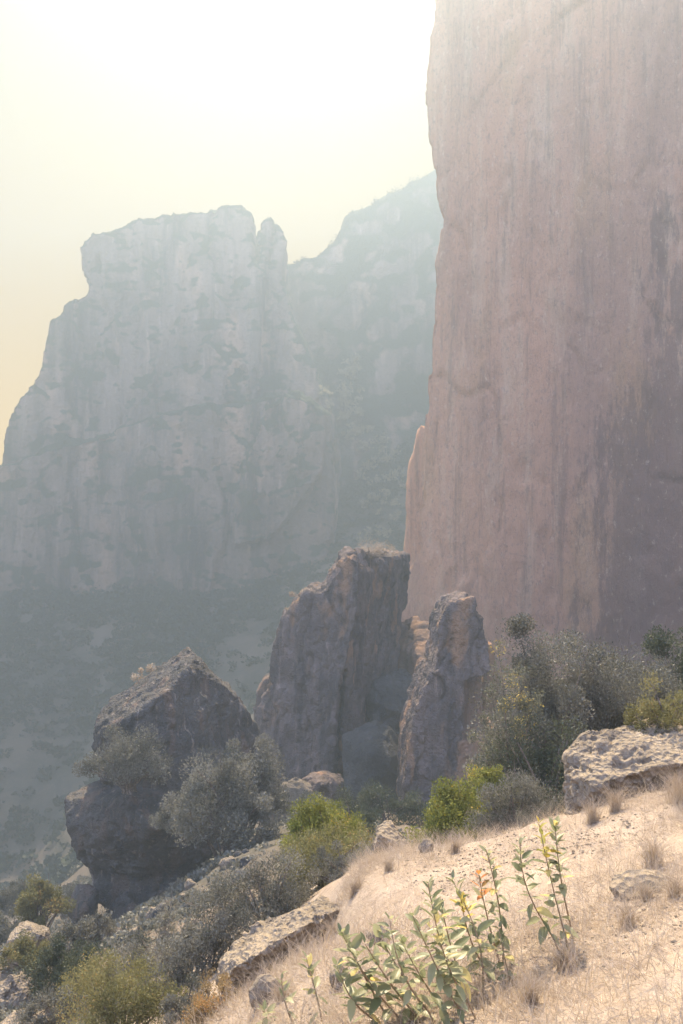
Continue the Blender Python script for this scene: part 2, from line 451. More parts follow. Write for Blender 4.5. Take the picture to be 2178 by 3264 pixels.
def solid(prims, voxel, smooth=2, k=1.0):
    bm = bmesh.new()
    for fn, args in prims:
        if fn == 'prism':
            a = dict(args); a['y0'] *= k; a['thick'] = a.get('thick', 10) * k; a['shift'] = a.get('shift', 0) * k
            prim_prism(bm, **a)
        else: prim_hull(bm, [(p[0], p[1], p[2] * k) for p in args] if isinstance(args[0], tuple) else args)
    bmesh.ops.recalc_face_normals(bm, faces=bm.faces)
    me = bpy.data.meshes.new('t'); bm.to_mesh(me); bm.free()
    o = bpy.data.objects.new('t', me); col.objects.link(o)
    m = o.modifiers.new('r', 'REMESH'); m.mode = 'VOXEL'; m.voxel_size = voxel
    if smooth:
        m2 = o.modifiers.new('s', 'SMOOTH'); m2.factor = 0.5; m2.iterations = smooth
    dg = bpy.context.evaluated_depsgraph_get()
    e = bpy.data.meshes.new_from_object(o.evaluated_get(dg))
    bpy.data.objects.remove(o); bpy.data.meshes.remove(me)
    n = len(e.vertices)
    V = np.empty(n * 3, dtype=np.float32); e.vertices.foreach_get('co', V); V = V.reshape(-1, 3).astype(float)
    N = np.empty(n * 3, dtype=np.float32); e.vertex_normals.foreach_get('vector', N); N = N.reshape(-1, 3).astype(float)
    Q = np.empty(len(e.loops), dtype=np.int32); e.loops.foreach_get('vertex_index', Q)
    T = np.empty(len(e.polygons), dtype=np.int32); e.polygons.foreach_get('loop_total', T)
    bpy.data.meshes.remove(e)
    if (T == 4).all(): faces = [Q.reshape(-1, 4)]
    else:
        st = np.concatenate([[0], np.cumsum(T)[:-1]])
        faces = [np.stack([Q[st[T == k] + i] for i in range(k)], axis=1) for k in np.unique(T)]
    return V, N, faces

def rock(name, prims, voxel, mat, label, cat, amp=0.1, size=1.0, smooth=2, vert=1.0, kind=None, group=None, fine=0.35, ledge=0.0, k=1.0, chisel=0.9, pit=0.0, ribs=0.0):
    voxel, amp, size, ledge = voxel * k, amp * k, size * k, ledge * k
    V, N, faces = solid(prims, voxel, smooth, k)
    ZMAX.append(V[:, 2].max())
    s = np.array([1, 1, vert]) / size
    off = rng.uniform(0, 100, 3)
    d = amp * (0.6 * fbm(V * s + off, 3) + chisel * facet((V + 0.25 * size * fbm(V * s * 1.5, 2)[:, None]) * s * np.array([1.1, 1.1, 0.8]) + off, 0.5) + 0.3 * ridged(V * s * 2.3 + off, 3)) + amp * fine * (0.6 * fbm(V * s * 7 + off, 3) + 0.5 * facet(V * s * np.array([4, 4, 3.2]) + off, 0.6))
    if ribs:
        rv = V * np.array([1, 1, 0.07]) / (size * 0.45) + 0.35 * fbm(V / size, 3)[:, None]
        d = d + ribs * k * (ridged(rv + off, 3) - 0.3)
    if pit:
        q = V / (size * 0.22) + 0.5 * fbm(V / size * 3 + off, 2)[:, None]
        d = d - pit * (np.clip(fbm(q + off, 3) - 0.05, 0, 1) * 1.6 + 0.5 * np.clip(fbm(q * 2.3 + off, 2) - 0.1, 0, 1))
    if ledge:
        zz = V[:, 2] / (size * 0.6) + 0.8 * fbm(V * np.array([.5, .5, .2]) / size + 9, 2)
        d = d + ledge * (np.abs((zz % 1.0) - 0.5) * 2 - 0.5) ** 3
    V = V + N * d[:, None]
    base = np.array([V[:, 0].mean(), V[:, 1].mean(), V[:, 2].min()])
    o = link(name, mesh_np(name, V - base, faces, mat), loc=base)
    tag(o, label, cat, group, kind)
    return o

def boulder(px0, px1, py0, py1, d, mat, label, name='boulder', seed=0, depth=1.0, voxel=None, amp=0.10, group=None, sink=0.15, fine=0.45):
    """angular boulder filling a photograph box at distance d: hull of points on a squashed sphere"""
    r = np.random.default_rng(seed + 1000)
    w = (px1 - px0) / F * d / 2; h = (py1 - py0) / F * d / 2
    c = P((px0 + px1) / 2, (py0 + py1) / 2, d)
    q = r.normal(size=(16, 3)); q /= np.linalg.norm(q, axis=1)[:, None]
    q = np.vstack([q, [[1, 0, 0], [-1, 0, 0], [0, 0, 1], [0.2, 0.3, -1]]])
    q = np.sign(q) * np.abs(q) ** 0.75
    q[:, 0] *= w / np.abs(q[:, 0]).max(); q[:, 2] *= h / np.abs(q[:, 2]).max(); q[:, 1] *= w * depth / np.abs(q[:, 1]).max()
    q[q[:, 2] < 0] *= np.array([1, 1, 1 + sink])
    return rock(name, [('hull', [c + k for k in q])], voxel or max(w, h) / 16, mat, label, 'boulder', amp * min(w, h), min(w, h) * 1.1, 1, 1.0, None, group, fine)

# main cliff wall: face runs from the far left edge towards the camera on the right
EDGE = [(1392, -260), (1388, 0), (1370, 120), (1363, 215), (1368, 370), (1378, 450), (1392, 530), (1402, 610), (1418, 680), (1427, 702), (1418, 740), (1402, 840), (1392, 960), (1384, 1040), (1378, 1130), (1366, 1240), (1358, 1340), (1356, 1450), (1352, 1560), (1346, 1700), (1335, 1790), (1270, 1840), (1230, 1950), (1200, 2100), (1190, 2560)]
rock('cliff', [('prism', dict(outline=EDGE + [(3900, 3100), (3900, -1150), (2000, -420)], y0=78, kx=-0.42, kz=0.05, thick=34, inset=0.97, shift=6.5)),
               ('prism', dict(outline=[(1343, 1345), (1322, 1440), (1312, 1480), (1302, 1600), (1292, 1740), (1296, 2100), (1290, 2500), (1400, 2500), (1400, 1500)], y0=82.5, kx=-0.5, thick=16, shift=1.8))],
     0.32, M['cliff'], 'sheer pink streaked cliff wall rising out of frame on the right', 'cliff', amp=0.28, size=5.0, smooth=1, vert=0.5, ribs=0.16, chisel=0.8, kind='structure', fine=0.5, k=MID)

# ------------------------------------------------------------------ far side of the valley
rock('cliff', [('prism', dict(outline=[(-400, 1500), (-60, 1495), (8, 1480), (12, 1400), (50, 1310), (70, 1265), (96, 1235), (132, 1180), (140, 1110), (155, 1012), (196, 1004), (205, 968), (248, 945), (275, 930), (265, 880), (262, 800), (275, 765), (300, 745), (360, 735), (440, 705), (530, 685), (640, 672), (750, 655), (768, 653), (774, 668), (790, 680), (796, 745), (803, 835), (828, 835), (826, 780), (824, 755), (834, 720), (847, 700), (858, 695), (878, 696), (884, 715), (894, 735), (902, 770), (888, 850), (920, 1000), (1010, 1200), (1080, 1400), (1060, 2000), (-400, 2000)], y0=455, kx=0.12, kz=0.12, thick=90)),
               ('prism', dict(outline=[(-600, 1560), (-60, 1500), (40, 1475), (150, 1430), (300, 1395), (480, 1330), (600, 1300), (760, 1290), (855, 1275), (880, 1262), (940, 1258), (1000, 1290), (1042, 1320), (1052, 1500), (1060, 1700), (1010, 1860), (900, 2000), (-600, 2050)], y0=425, kx=0.10, kz=0.10, thick=80)),
               ('prism', dict(outline=[(745, 1560), (850, 1300), (905, 1262), (985, 1275), (1030, 1320), (1020, 1500), (960, 1600), (860, 1720), (740, 1740)], y0=418, kx=0.12, kz=0.10, thick=40))],
     1.2, M['far'], 'hazy flat topped cliff with a thin spire across the valley', 'cliff', amp=1.5, size=20, chisel=1.3, ribs=2.2, smooth=0, vert=0.28, kind='structure', fine=0.4, ledge=2.5, k=FAR)
rock('hill', [('prism', dict(outline=[(870, 870), (900, 848), (945, 832), (1010, 812), (1055, 770), (1085, 742), (1098, 700), (1112, 672), (1170, 655), (1230, 618), (1290, 592), (1330, 575), (1368, 552), (1395, 520), (1500, 470), (1750, 440), (2100, 440), (2100, 2100), (800, 2100)], y0=490, kx=-0.1, kz=0.25, thick=160))],
     3.5, M['far'], 'hazy wooded mountainside behind the cliff wall', 'hill', amp=4, size=40, smooth=3, vert=0.5, kind='structure', fine=0.5, k=FAR)

# ------------------------------------------------------------------ haze in the air
def build_haze():
    zlo = float(GV[:, 2].min()) - 1
    bm = bmesh.new(); bmesh.ops.create_cube(bm, size=1)
    me = bpy.data.meshes.new('haze'); bm.to_mesh(me); bm.free()
    top = max(ZMAX) + 6
    o = link('haze', me, loc=(0, 0, (top + zlo) / 2))
    o.scale = (900, 900, top - zlo)
    s = NT('valley_haze')
    both = s.n('ShaderNodeAddShader')
    for i, (den, cl, g) in enumerate(((HAZE['dust'], HAZE['dust_color'], HAZE['g']), (HAZE['air'], HAZE['air_color'], 0.0))):
        v = s.n('ShaderNodeVolumePrincipled')     # forward scattering dust, and the bluish air between
        v.inputs['Color'].default_value = (*cl, 1)
        v.inputs['Density'].default_value = den
        v.inputs['Anisotropy'].default_value = g
        v.inputs['Density Attribute'].default_value = ''
        s.l(v.outputs['Volume'], both.inputs[i])
    s.l(both.outputs[0], s.out.inputs['Volume'])
    me.materials.append(s.m)
    tag(o, 'pale sunlit haze filling the valley air', 'haze', kind='stuff')
build_haze()

# ------------------------------------------------------------------ rocks of the middle distance
rock('rock_tower', [('prism', dict(outline=[(1146, 1790), (1108, 1770), (1088, 1800), (1057, 1847), (1032, 1890), (981, 1897), (955, 1926), (920, 1958), (904, 1993), (885, 2057), (872, 2115), (863, 2197), (834, 2274), (824, 2335), (830, 2620), (1040, 2620), (1056, 2453), (1064, 2338), (1076, 2223), (1108, 2095), (1136, 1968), (1150, 1830)], y0=56, kx=-0.35, kz=0.12, thick=9)),
                    ('hull', [(1110, 1768, 60), (1146, 1756, 58), (1150, 1830, 56.5), (1136, 1968, 56.2), (1108, 2095, 56.2), (1066, 2600, 57.0), (1305, 1768, 68), (1302, 1850, 68), (1265, 2010, 68), (1255, 2150, 68), (1190, 2600, 68), (1120, 1765, 74), (1290, 1765, 78), (1060, 2600, 70)])],
     0.10, M['grey'], 'tall grey leaning rock tower topped with dry grass against the cliff', 'rock tower', amp=0.30, size=2.6, vert=0.5, fine=0.8, smooth=1, k=TOWER)
rock('rock_flake', [('prism', dict(outline=[(872, 2164), (850, 2163), (837, 2170), (821, 2204), (812, 2261), (803, 2330), (800, 2420), (880, 2420)], y0=61, thick=3, inset=0.9))],
     0.1, M['grey'], 'small rounded rock flake leaning on the left foot of the grey tower', 'rock', amp=0.12, size=1.6, k=TOWER)
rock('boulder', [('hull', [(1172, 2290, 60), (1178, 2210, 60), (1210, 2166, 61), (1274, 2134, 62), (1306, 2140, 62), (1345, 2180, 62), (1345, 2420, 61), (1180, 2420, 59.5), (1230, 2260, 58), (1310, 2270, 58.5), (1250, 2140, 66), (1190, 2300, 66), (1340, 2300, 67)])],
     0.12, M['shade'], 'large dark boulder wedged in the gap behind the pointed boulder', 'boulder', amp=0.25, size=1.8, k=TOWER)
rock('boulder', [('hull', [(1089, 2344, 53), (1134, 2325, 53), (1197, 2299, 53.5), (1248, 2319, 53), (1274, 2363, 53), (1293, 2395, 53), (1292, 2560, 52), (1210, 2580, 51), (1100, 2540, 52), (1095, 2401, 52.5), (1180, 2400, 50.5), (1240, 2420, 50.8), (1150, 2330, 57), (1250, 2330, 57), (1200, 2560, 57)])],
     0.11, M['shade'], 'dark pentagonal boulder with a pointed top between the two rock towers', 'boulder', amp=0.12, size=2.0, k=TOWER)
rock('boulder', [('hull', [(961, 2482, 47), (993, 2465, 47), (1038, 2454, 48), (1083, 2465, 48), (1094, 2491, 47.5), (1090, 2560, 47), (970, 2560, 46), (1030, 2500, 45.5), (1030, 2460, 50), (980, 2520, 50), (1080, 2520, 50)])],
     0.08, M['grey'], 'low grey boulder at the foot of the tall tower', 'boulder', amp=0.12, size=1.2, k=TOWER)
rock('rock_pillar', [('prism', dict(outline=[(1427, 1938), (1442, 1920), (1515, 1905), (1520, 1950), (1545, 2000), (1561, 2070), (1562, 2140), (1535, 2160), (1434, 2166), (1376, 2145), (1378, 2125), (1392, 2083), (1408, 1987)], y0=46, kx=0.12, kz=0.2, thick=5, inset=0.9)),
                     ('prism', dict(outline=[(1376, 2135), (1344, 2210), (1319, 2312), (1299, 2400), (1291, 2497), (1288, 2720), (1440, 2720), (1470, 2440), (1480, 2160), (1430, 2150)], y0=45, kx=0.15, kz=0.12, thick=6, inset=0.9))],
     0.08, M['grey'], 'narrow pointed grey rock pillar with a pale left rim', 'rock pillar', amp=0.2, size=1.8, vert=0.6, fine=0.7, smooth=1, k=TOWER)
rock('rock_block', [('prism', dict(outline=[(1436, 2178), (1470, 2168), (1540, 2170), (1544, 2350), (1500, 2440), (1470, 2620), (1400, 2680), (1415, 2420)], y0=44.6, kx=0.3, thick=6, inset=0.95))],
     0.12, M['orange'], 'square orange rock block under the split in the pillar', 'rock', amp=0.14, size=1.8, vert=0.5, k=TOWER)
rock('rock_block', [('prism', dict(outline=[(1459, 2366), (1530, 2350), (1600, 2340), (1610, 2480), (1540, 2640), (1440, 2640)], y0=43, kx=0.2, thick=4))],
     0.12, M['orange'], 'pinkish rock ledge below the square orange block', 'rock', amp=0.12, size=1.6, k=TOWER)
rock('rock_block', [('hull', [(1256, 1990, 74), (1330, 1975, 72), (1400, 2020, 70), (1240, 2050, 72), (1235, 2200, 70), (1440, 2100, 68), (1430, 2420, 66), (1240, 2420, 68), (1330, 2090, 67.5), (1300, 1990, 82), (1410, 2030, 82), (1260, 2400, 80)])],
     0.12, M['orange'], 'added brown rock block standing in for shade where the cliff meets the tall grey tower', 'rock', amp=0.25, size=2.4, vert=0.5, k=TOWER)  # extra block filling the bright gap, in place of deep corner shade
rock('rock_flake', [('prism', dict(outline=[(1562, 2040), (1585, 2110), (1606, 2190), (1620, 2400), (1535, 2400), (1540, 2200)], y0=50, kx=0.1, thick=4))],
     0.14, M['orange'], 'thin orange flake behind the pillar beside the yellow leaved shrub', 'rock', amp=0.12, size=1.6, k=TOWER)
rock('rock_tower', [('hull', [(599, 2067, 47), (612, 2075, 46), (631, 2095, 45), (574, 2112, 49), (485, 2149, 49), (446, 2181, 48), (357, 2232, 47), (312, 2289, 46), (304, 2340, 43.5), (330, 2330, 42.5), (440, 2278, 41), (520, 2212, 41.5), (606, 2120, 43.5), (702, 2174, 45), (765, 2232, 46), (812, 2308, 47), (820, 2345, 47), (790, 2460, 45), (300, 2440, 44), (318, 2490, 43), (560, 2560, 41), (700, 2560, 42), (600, 2080, 52), (800, 2330, 54), (330, 2300, 52), (400, 2500, 52), (780, 2500, 53)]),
                    ('hull', [(590, 2112, 46), (596, 2066, 46.5), (612, 2074, 45.5), (634, 2100, 45), (600, 2070, 48), (630, 2110, 48)]),
                    ('hull', [(206, 2546, 44), (293, 2500, 46), (357, 2466, 47), (560, 2500, 42), (210, 2640, 42.5), (232, 2700, 42.5), (480, 2640, 39.0), (400, 2545, 40), (270, 2765, 43), (700, 2640, 41), (800, 2600, 44), (640, 2780, 42), (420, 2790, 42), (260, 2560, 52), (700, 2520, 52), (600, 2800, 52)]),
                    ('hull', [(275, 2750, 44), (305, 2870, 43.5), (420, 2990, 42.5), (640, 2960, 42), (760, 2880, 42), (760, 2650, 42), (420, 2740, 42.5), (330, 2780, 48), (700, 2900, 50), (700, 2640, 50)])],
     0.085, M['dark'], 'dark house shaped rock with a sunlit sloping top', 'rock tower', amp=0.17, size=2.4, smooth=0, fine=0.8, k=HOUSE, chisel=0.7)
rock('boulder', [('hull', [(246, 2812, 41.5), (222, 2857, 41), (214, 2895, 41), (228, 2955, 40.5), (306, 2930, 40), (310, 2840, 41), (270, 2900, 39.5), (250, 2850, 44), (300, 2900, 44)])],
     0.09, M['dark'], 'upright dark rock under the left overhang of the house shaped rock', 'boulder', amp=0.12, size=1.2, k=HOUSE)

# ------------------------------------------------------------------ rocks near the camera and down the left
rock('boulder', [('hull', [(1806, 2408, 9.3), (1838, 2378, 9.4), (1880, 2342, 9.5), (1946, 2312, 9.6), (2050, 2286, 9.8), (2300, 2270, 10), (2500, 2330, 10), (1804, 2470, 9.0), (1812, 2600, 8.8), (1900, 2500, 8.5), (2100, 2440, 8.5), (2400, 2400, 8.6), (1900, 2650, 8.7), (2200, 2560, 8.8), (1850, 2430, 10.6), (2300, 2300, 11.5), (2450, 2560, 9.2), (1960, 2620, 10.5)])],
     0.021, M['pale'], 'big pale pitted boulder at the right edge under the yellow green shrub', 'boulder', amp=0.05, size=0.8, smooth=1, fine=0.5, pit=0.07)
rock('rock_slab', [('hull', [(676, 3133, 8.9), (700, 3050, 9.0), (753, 2990, 9.2), (814, 2948, 9.4), (926, 2908, 9.5), (1023, 2855, 9.6), (1115, 2885, 8.6), (1040, 2912, 8.1), (930, 2972, 7.9), (830, 3036, 7.8), (745, 3084, 7.9), (718, 3125, 8.0), (720, 3190, 8.7), (780, 3260, 8.5), (860, 3190, 8.4), (970, 3120, 8.4), (1060, 3060, 8.6), (1120, 2980, 8.8), (1000, 2990, 9.8), (760, 3150, 9.6)])],
     0.02, M['pale'], 'long pale pitted slab lying along the edge of the dry slope', 'rock slab', amp=0.035, size=0.6, smooth=1, fine=0.6, pit=0.05)
boulder(790, 905, 3105, 3220, hit(850, 3205)[1] + 0.1, M['pale'], 'small grey stone below the long pale slab beside the rusty shrub', 'boulder', 3, 0.9, 0.018)
boulder(1940, 2175, 2785, 2870, hit(2050, 2850)[1] + 0.05, M['pale'], 'flat cream stone half buried in the dry grass on the right', 'stone', 5, 0.7, 0.014, 0.05)
rock('stone', [('hull', [(1205, 2640, 11), (1245, 2612, 11), (1300, 2690, 10.6), (1185, 2690, 10.8), (1188, 2720, 10.6), (1310, 2715, 10.5), (1210, 2660, 10.5), (1250, 2640, 11.6), (1290, 2680, 11.4)])], 0.02, M['pale'], 'bright flat topped broken stone at the crest beside the green bushes', 'stone', amp=0.03, size=0.3, smooth=0)
rock('stone', [('hull', [(1200, 2635, 11.9), (1240, 2610, 11.9), (1250, 2645, 11.8), (1195, 2665, 11.8), (1230, 2660, 11.5), (1225, 2640, 12.3)])], 0.02, M['pale'], 'small grey stone leaning behind the bright flat topped stone', 'stone', amp=0.03, size=0.3, smooth=0)
boulder(1330, 1385, 2672, 2722, hit(1358, 2716)[1], M['pale'], 'little square stone on the crest left of the bright green bush', 'stone', 6, 0.9, 0.012, 0.05)
boulder(1165, 1245, 2950, 3015, hit(1207, 3005)[1], M['pale'], 'dark speckled stone in the grass behind the milkweed', 'stone', 7, 0.9, 0.01, 0.06)
boulder(1050, 1130, 3075, 3155, hit(1090, 3140)[1], M['pale'], 'purple grey stone under the left milkweed stems', 'stone', 8, 0.9, 0.01, 0.06)
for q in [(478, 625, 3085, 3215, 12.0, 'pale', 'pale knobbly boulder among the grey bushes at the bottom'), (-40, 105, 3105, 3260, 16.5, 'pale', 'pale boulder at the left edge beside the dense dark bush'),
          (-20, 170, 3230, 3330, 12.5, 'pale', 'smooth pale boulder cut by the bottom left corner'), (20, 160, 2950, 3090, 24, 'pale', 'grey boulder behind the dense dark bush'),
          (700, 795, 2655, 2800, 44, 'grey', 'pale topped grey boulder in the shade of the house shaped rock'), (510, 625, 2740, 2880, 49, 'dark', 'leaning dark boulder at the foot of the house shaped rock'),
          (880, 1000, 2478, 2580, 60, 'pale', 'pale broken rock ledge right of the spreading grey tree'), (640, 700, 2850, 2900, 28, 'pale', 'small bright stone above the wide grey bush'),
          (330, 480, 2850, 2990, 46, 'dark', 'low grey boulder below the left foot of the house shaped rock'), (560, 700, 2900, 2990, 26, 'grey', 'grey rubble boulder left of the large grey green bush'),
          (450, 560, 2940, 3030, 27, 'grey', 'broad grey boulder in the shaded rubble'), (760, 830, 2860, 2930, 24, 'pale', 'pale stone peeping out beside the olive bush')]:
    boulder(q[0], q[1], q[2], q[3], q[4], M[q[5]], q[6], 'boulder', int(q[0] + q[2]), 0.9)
for i in range(46):           # fallen stones of the scree below the house shaped rock, each its own
    px, py = rng.uniform(230, 900), rng.uniform(2820, 3010)
    if px > 700: py = rng.uniform(2700, 2850)
    h = hit(px, py)
    if h[1] < 18: continue
    w = rng.uniform(10, 34)
    o = boulder(px - w, px + w, py - w * 1.1, py + w * 0.6, h[1], M[['shade', 'dark', 'pale', 'shade'][i % 4]], 'loose stone in the shaded scree below the house shaped rock', 'stone', 300 + i, 0.9, w / F * h[1] / 7, group='loose stones of the scree')
    o['category'] = 'stone'

# ------------------------------------------------------------------ plants
def tubes(paths, sides=5):
    """paths: list of (points (k,3), radii (k)) -> verts, quads"""
    Vs, Qs, n0 = [], [], 0
    ang = np.linspace(0, 2 * math.pi, sides, endpoint=False)
    for pts, rad in paths:
        pts = np.asarray(pts, float); k = len(pts)
        t = np.gradient(pts, axis=0); t /= np.linalg.norm(t, axis=1)[:, None] + 1e-9
        ref = np.array([0.31, 0.87, 0.37])
        a = np.cross(t, ref); a /= np.linalg.norm(a, axis=1)[:, None] + 1e-9
        b = np.cross(t, a)
        ring = pts[:, None] + np.asarray(rad)[:, None, None] * (a[:, None] * np.cos(ang)[None, :, None] + b[:, None] * np.sin(ang)[None, :, None])
        Vs.append(ring.reshape(-1, 3))
        i = np.arange(k - 1)[:, None] * sides + np.arange(sides)[None]
        j = np.arange(k - 1)[:, None] * sides + (np.arange(sides)[None] + 1) % sides
        Qs.append(np.stack([i, j, j + sides, i + sides], -1).reshape(-1, 4) + n0)
        n0 += k * sides
    return np.vstack(Vs), np.vstack(Qs)

def leaf_quads(C, D, size, r, aspect=0.45):
    """diamond leaves: centres C, long axes D (unit), sizes -> verts, quads"""
    n = len(C)
    rnd = r.normal(size=(n, 3))
    W = np.cross(D, rnd); W /= np.linalg.norm(W, axis=1)[:, None] + 1e-9
    L = D * size[:, None]; W = W * (size * aspect)[:, None]
    V = np.stack([C - L * 0.5, C + W * 0.5 - L * 0.05, C + L * 0.5, C - W * 0.5 - L * 0.05], 1).reshape(-1, 3)
    return V, np.arange(n * 4).reshape(-1, 4)

def foliage(r, rx, ry, rz, n, leaf, clumps, up=0.6, spread=0.28, hollow=0.35, lopsided=0.5):
    """leaves in clumps through an ellipsoid crown resting at z=0 -> verts, quads, rnd, clump centres"""
    u = r.normal(size=(clumps, 3)); u /= np.linalg.norm(u, axis=1)[:, None]
    u[:, 2] = np.abs(u[:, 2]) * 0.95 - 0.12 * r.random(clumps)
    rad = (hollow + (1 - hollow) * r.random(clumps) ** 0.6)
    rad = rad * (1 + lopsided * vnoise(u * 1.7 + r.uniform(0, 50, 3)))
    cc = u * rad[:, None] * np.array([rx, ry, rz])
    cc[:, 2] = np.maximum(cc[:, 2] + 0.12 * rz, 0.03 * rz)
    cs = spread * (0.55 + 0.8 * r.random(clumps)) * (rx * ry * rz) ** (1 / 3)
    k = r.integers(0, clumps, n)
    o = r.normal(size=(n, 3)); o /= np.linalg.norm(o, axis=1)[:, None]
    o = o * (r.random(n) ** 0.45)[:, None] * cs[k][:, None]
    C = cc[k] + o
    C[:, 2] = np.maximum(C[:, 2], 0.02)
    D = o / (np.linalg.norm(o, axis=1)[:, None] + 1e-9) * 0.6 + r.normal(size=(n, 3)) * 0.55 + np.array([0, 0, up])
    D /= np.linalg.norm(D, axis=1)[:, None]
    s = leaf * (0.6 + 0.8 * r.random(n))
    V, Q = leaf_quads(C, D, s, r)
    tone = np.clip(0.5 + 0.28 * r.normal(size=clumps), 0, 1)
    rn = np.clip(tone[k] * 0.65 + 0.35 * r.random(n) + 0.08 * r.normal(size=n), 0, 1)
    return V, Q, rn, cc

def bush(name, px, py, w, h, d, mat, label, seed, n=5000, leaf=0.03, clumps=34, cat='bush', group=None, trunk=None, up=0.6, z=None, spread=0.28, lift=0.0, bare=0):
    """bush whose crown fills w x h photograph pixels above (px,py), its foot, at distance d"""
    r = np.random.default_rng(seed)
    rx = w / F * d / 2 * 1.2; rz = h / F * d; ry = rx * 0.85
    base = P(px, py, d)
    root = bpy.data.objects.new(name, None); col.objects.link(root); root.location = base
    root.empty_display_size = 0.2
    tag(root, label, cat, group)
    V, Q, rn, cc = foliage(r, rx, ry, rz * (0.84 - lift), int(n * 2.6), leaf * 0.9, int(clumps * 1.3), up, spread)
    V = V + np.array([0, 0, lift * rz])
    cc = cc + np.array([0, 0, lift * rz])
    me = mesh_np('foliage', V, Q, mat, False); attr(me, 'rnd', rn)
    link('crown' if lift else 'foliage', me, root)
    paths = []
    foot = 0.25 * rz
    t0 = np.array([0, 0, -foot])
    tr = trunk or 0.02 * rz + 0.008
    for c in cc[r.permutation(len(cc))[:min(len(cc), 22)]]:
        midp = c * np.array([0.35, 0.35, 0.55]) + r.normal(size=3) * 0.06 * rz + np.array([0, 0, lift * rz * 0.4])
        st = t0 + r.normal(size=3) * np.array([0.1, 0.1, 0]) * rx * (0.3 if lift else 1)
        ts = np.linspace(0, 1, 6)[:, None]
        pts = (1 - ts) ** 2 * st + 2 * ts * (1 - ts) * midp + ts ** 2 * c
        paths.append((pts, np.linspace(tr, tr * 0.25, 6)))
    for _ in range(bare + 7):
        c = cc[r.integers(len(cc))] * 1.25 + np.array([0, 0, 0.1 * rz])
        ts = np.linspace(0, 1, 6)[:, None]
        pts = t0 + (c - t0) * ts + r.normal(size=(6, 3)) * 0.03 * rz * ts
        paths.append((pts, np.linspace(tr * 0.4, tr * 0.12, 6)))
    bv, bq = tubes(paths)
    link('trunk' if lift else 'branches', mesh_np('branches', bv, bq, M['bark']), root)
    return root

# shrubs around the crest, right to left
bush('shrub', 2128, 2345, 190, 170, 9.6, M['olive'], 'yellow green shrub on the upper right shoulder of the pale boulder', 11, 5200, 0.03, 34)
bush('tree', 1700, 2570, 330, 620, 16, M['sage'], 'gnarled grey green tree with pale leaves behind the round grey bush', 12, 22000, 0.055, 60, 'tree', lift=0.06, trunk=0.05, spread=0.26)
bush('tree', 1850, 2520, 300, 520, 16.6, M['sage'], 'lower grey green tree in the middle, just left of the pale boulder', 41, 16000, 0.055, 50, 'tree', lift=0.06, trunk=0.05, spread=0.26)
bush('tree', 2030, 2560, 300, 680, 17.4, M['sage'], 'taller grey green tree behind the pale boulder', 13, 22000, 0.055, 64, 'tree', lift=0.06, trunk=0.05, spread=0.26)
bush('tree', 2190, 2500, 300, 600, 18.5, M['deep'], 'dark green tree cut by the right edge under the cliff', 14, 14000, 0.075, 44, 'tree', lift=0.06, trunk=0.06, spread=0.26)
bush('shrub', 1630, 2520, 200, 500, 14.5, M['turning'], 'tall thin shrub with yellow and orange leaves in front of the cliff', 15, 3000, 0.05, 44, spread=0.22, up=0.2, trunk=0.012)
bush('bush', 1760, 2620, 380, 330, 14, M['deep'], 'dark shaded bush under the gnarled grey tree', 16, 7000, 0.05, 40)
bush('bush', 1435, 2715, 250, 300, 11.5, M['green'], 'bright yellow green bush left of the round grey bush', 17, 6500, 0.042, 40, up=0.4)
bush('bush', 1560, 2560, 150, 170, 13, M['green'], 'green bush rising behind the round grey bush', 18, 3000, 0.042, 24, up=0.4)
bush('bush', 1650, 2720, 270, 300, 10.8, M['sage'], 'round grey bush at the crest of the dry slope', 19, 11000, 0.028, 50)
bush('bush', 1748, 2665, 165, 115, 9.6, M['sage'], 'small grey bush in front of the pale boulder', 20, 4200, 0.022, 30)
bush('bush', 1035, 2680, 250, 150, 13, M['green'], 'green bush in front of the shaded boulders', 21, 6000, 0.042, 36, up=0.4)
bush('bush', 1040, 2800, 330, 165, 11.6, M['olive'], 'olive bush with rusty leaves below the green bush', 22, 7500, 0.038, 40, up=0.4)
bush('bush', 1110, 2820, 190, 130, 10.6, M['sage'], 'grey twiggy bush between the olive bush and the dry crest', 23, 4000, 0.028, 26)
bush('bush', 860, 2950, 340, 215, 10.5, M['sage'], 'large grey green bush above the pale slab', 24, 12000, 0.03, 50)
bush('bush', 640, 3110, 290, 200, 10.5, M['sage'], 'grey bush at the left end of the pale slab', 25, 9000, 0.03, 44)
bush('tree', 740, 2720, 400, 395, 33 * HOUSE, M['sage'], 'grey green tree spreading in front of the house shaped rock', 26, 15000, 0.12, 56, 'tree', lift=0.2, trunk=0.12, spread=0.2)
bush('bush', 600, 2640, 170, 140, 34 * HOUSE, M['sage'], 'low grey bush on the dark rock left of the spreading tree', 27, 4000, 0.11, 22)
bush('bush', 410, 2480, 200, 185, 39 * HOUSE, M['sage'], 'hanging grey bush on the left shoulder of the house shaped rock', 28, 7000, 0.12, 34)
bush('bush', 185, 3180, 210, 210, 17, M['deep'], 'dense dark bush at the lower left', 29, 7000, 0.05, 40)
bush('bush', 250, 3020, 180, 110, 20, M['sage'], 'pale tipped bush behind the dense dark bush', 30, 3500, 0.06, 26)
bush('tree', 125, 2985, 125, 215, 31 * HOUSE, M['olive'], 'small slender tree at the left edge below the slope', 31, 4500, 0.11, 30, 'tree', lift=0.25, trunk=0.07)
bush('bush', 390, 3270, 320, 200, 8.6, M['olive'], 'yellow green shrub at the bottom left', 32, 8000, 0.026, 44)
bush('bush', 520, 3120, 260, 170, 13, M['sage'], 'wide grey bush behind the pale pitted boulder', 33, 7500, 0.035, 40)
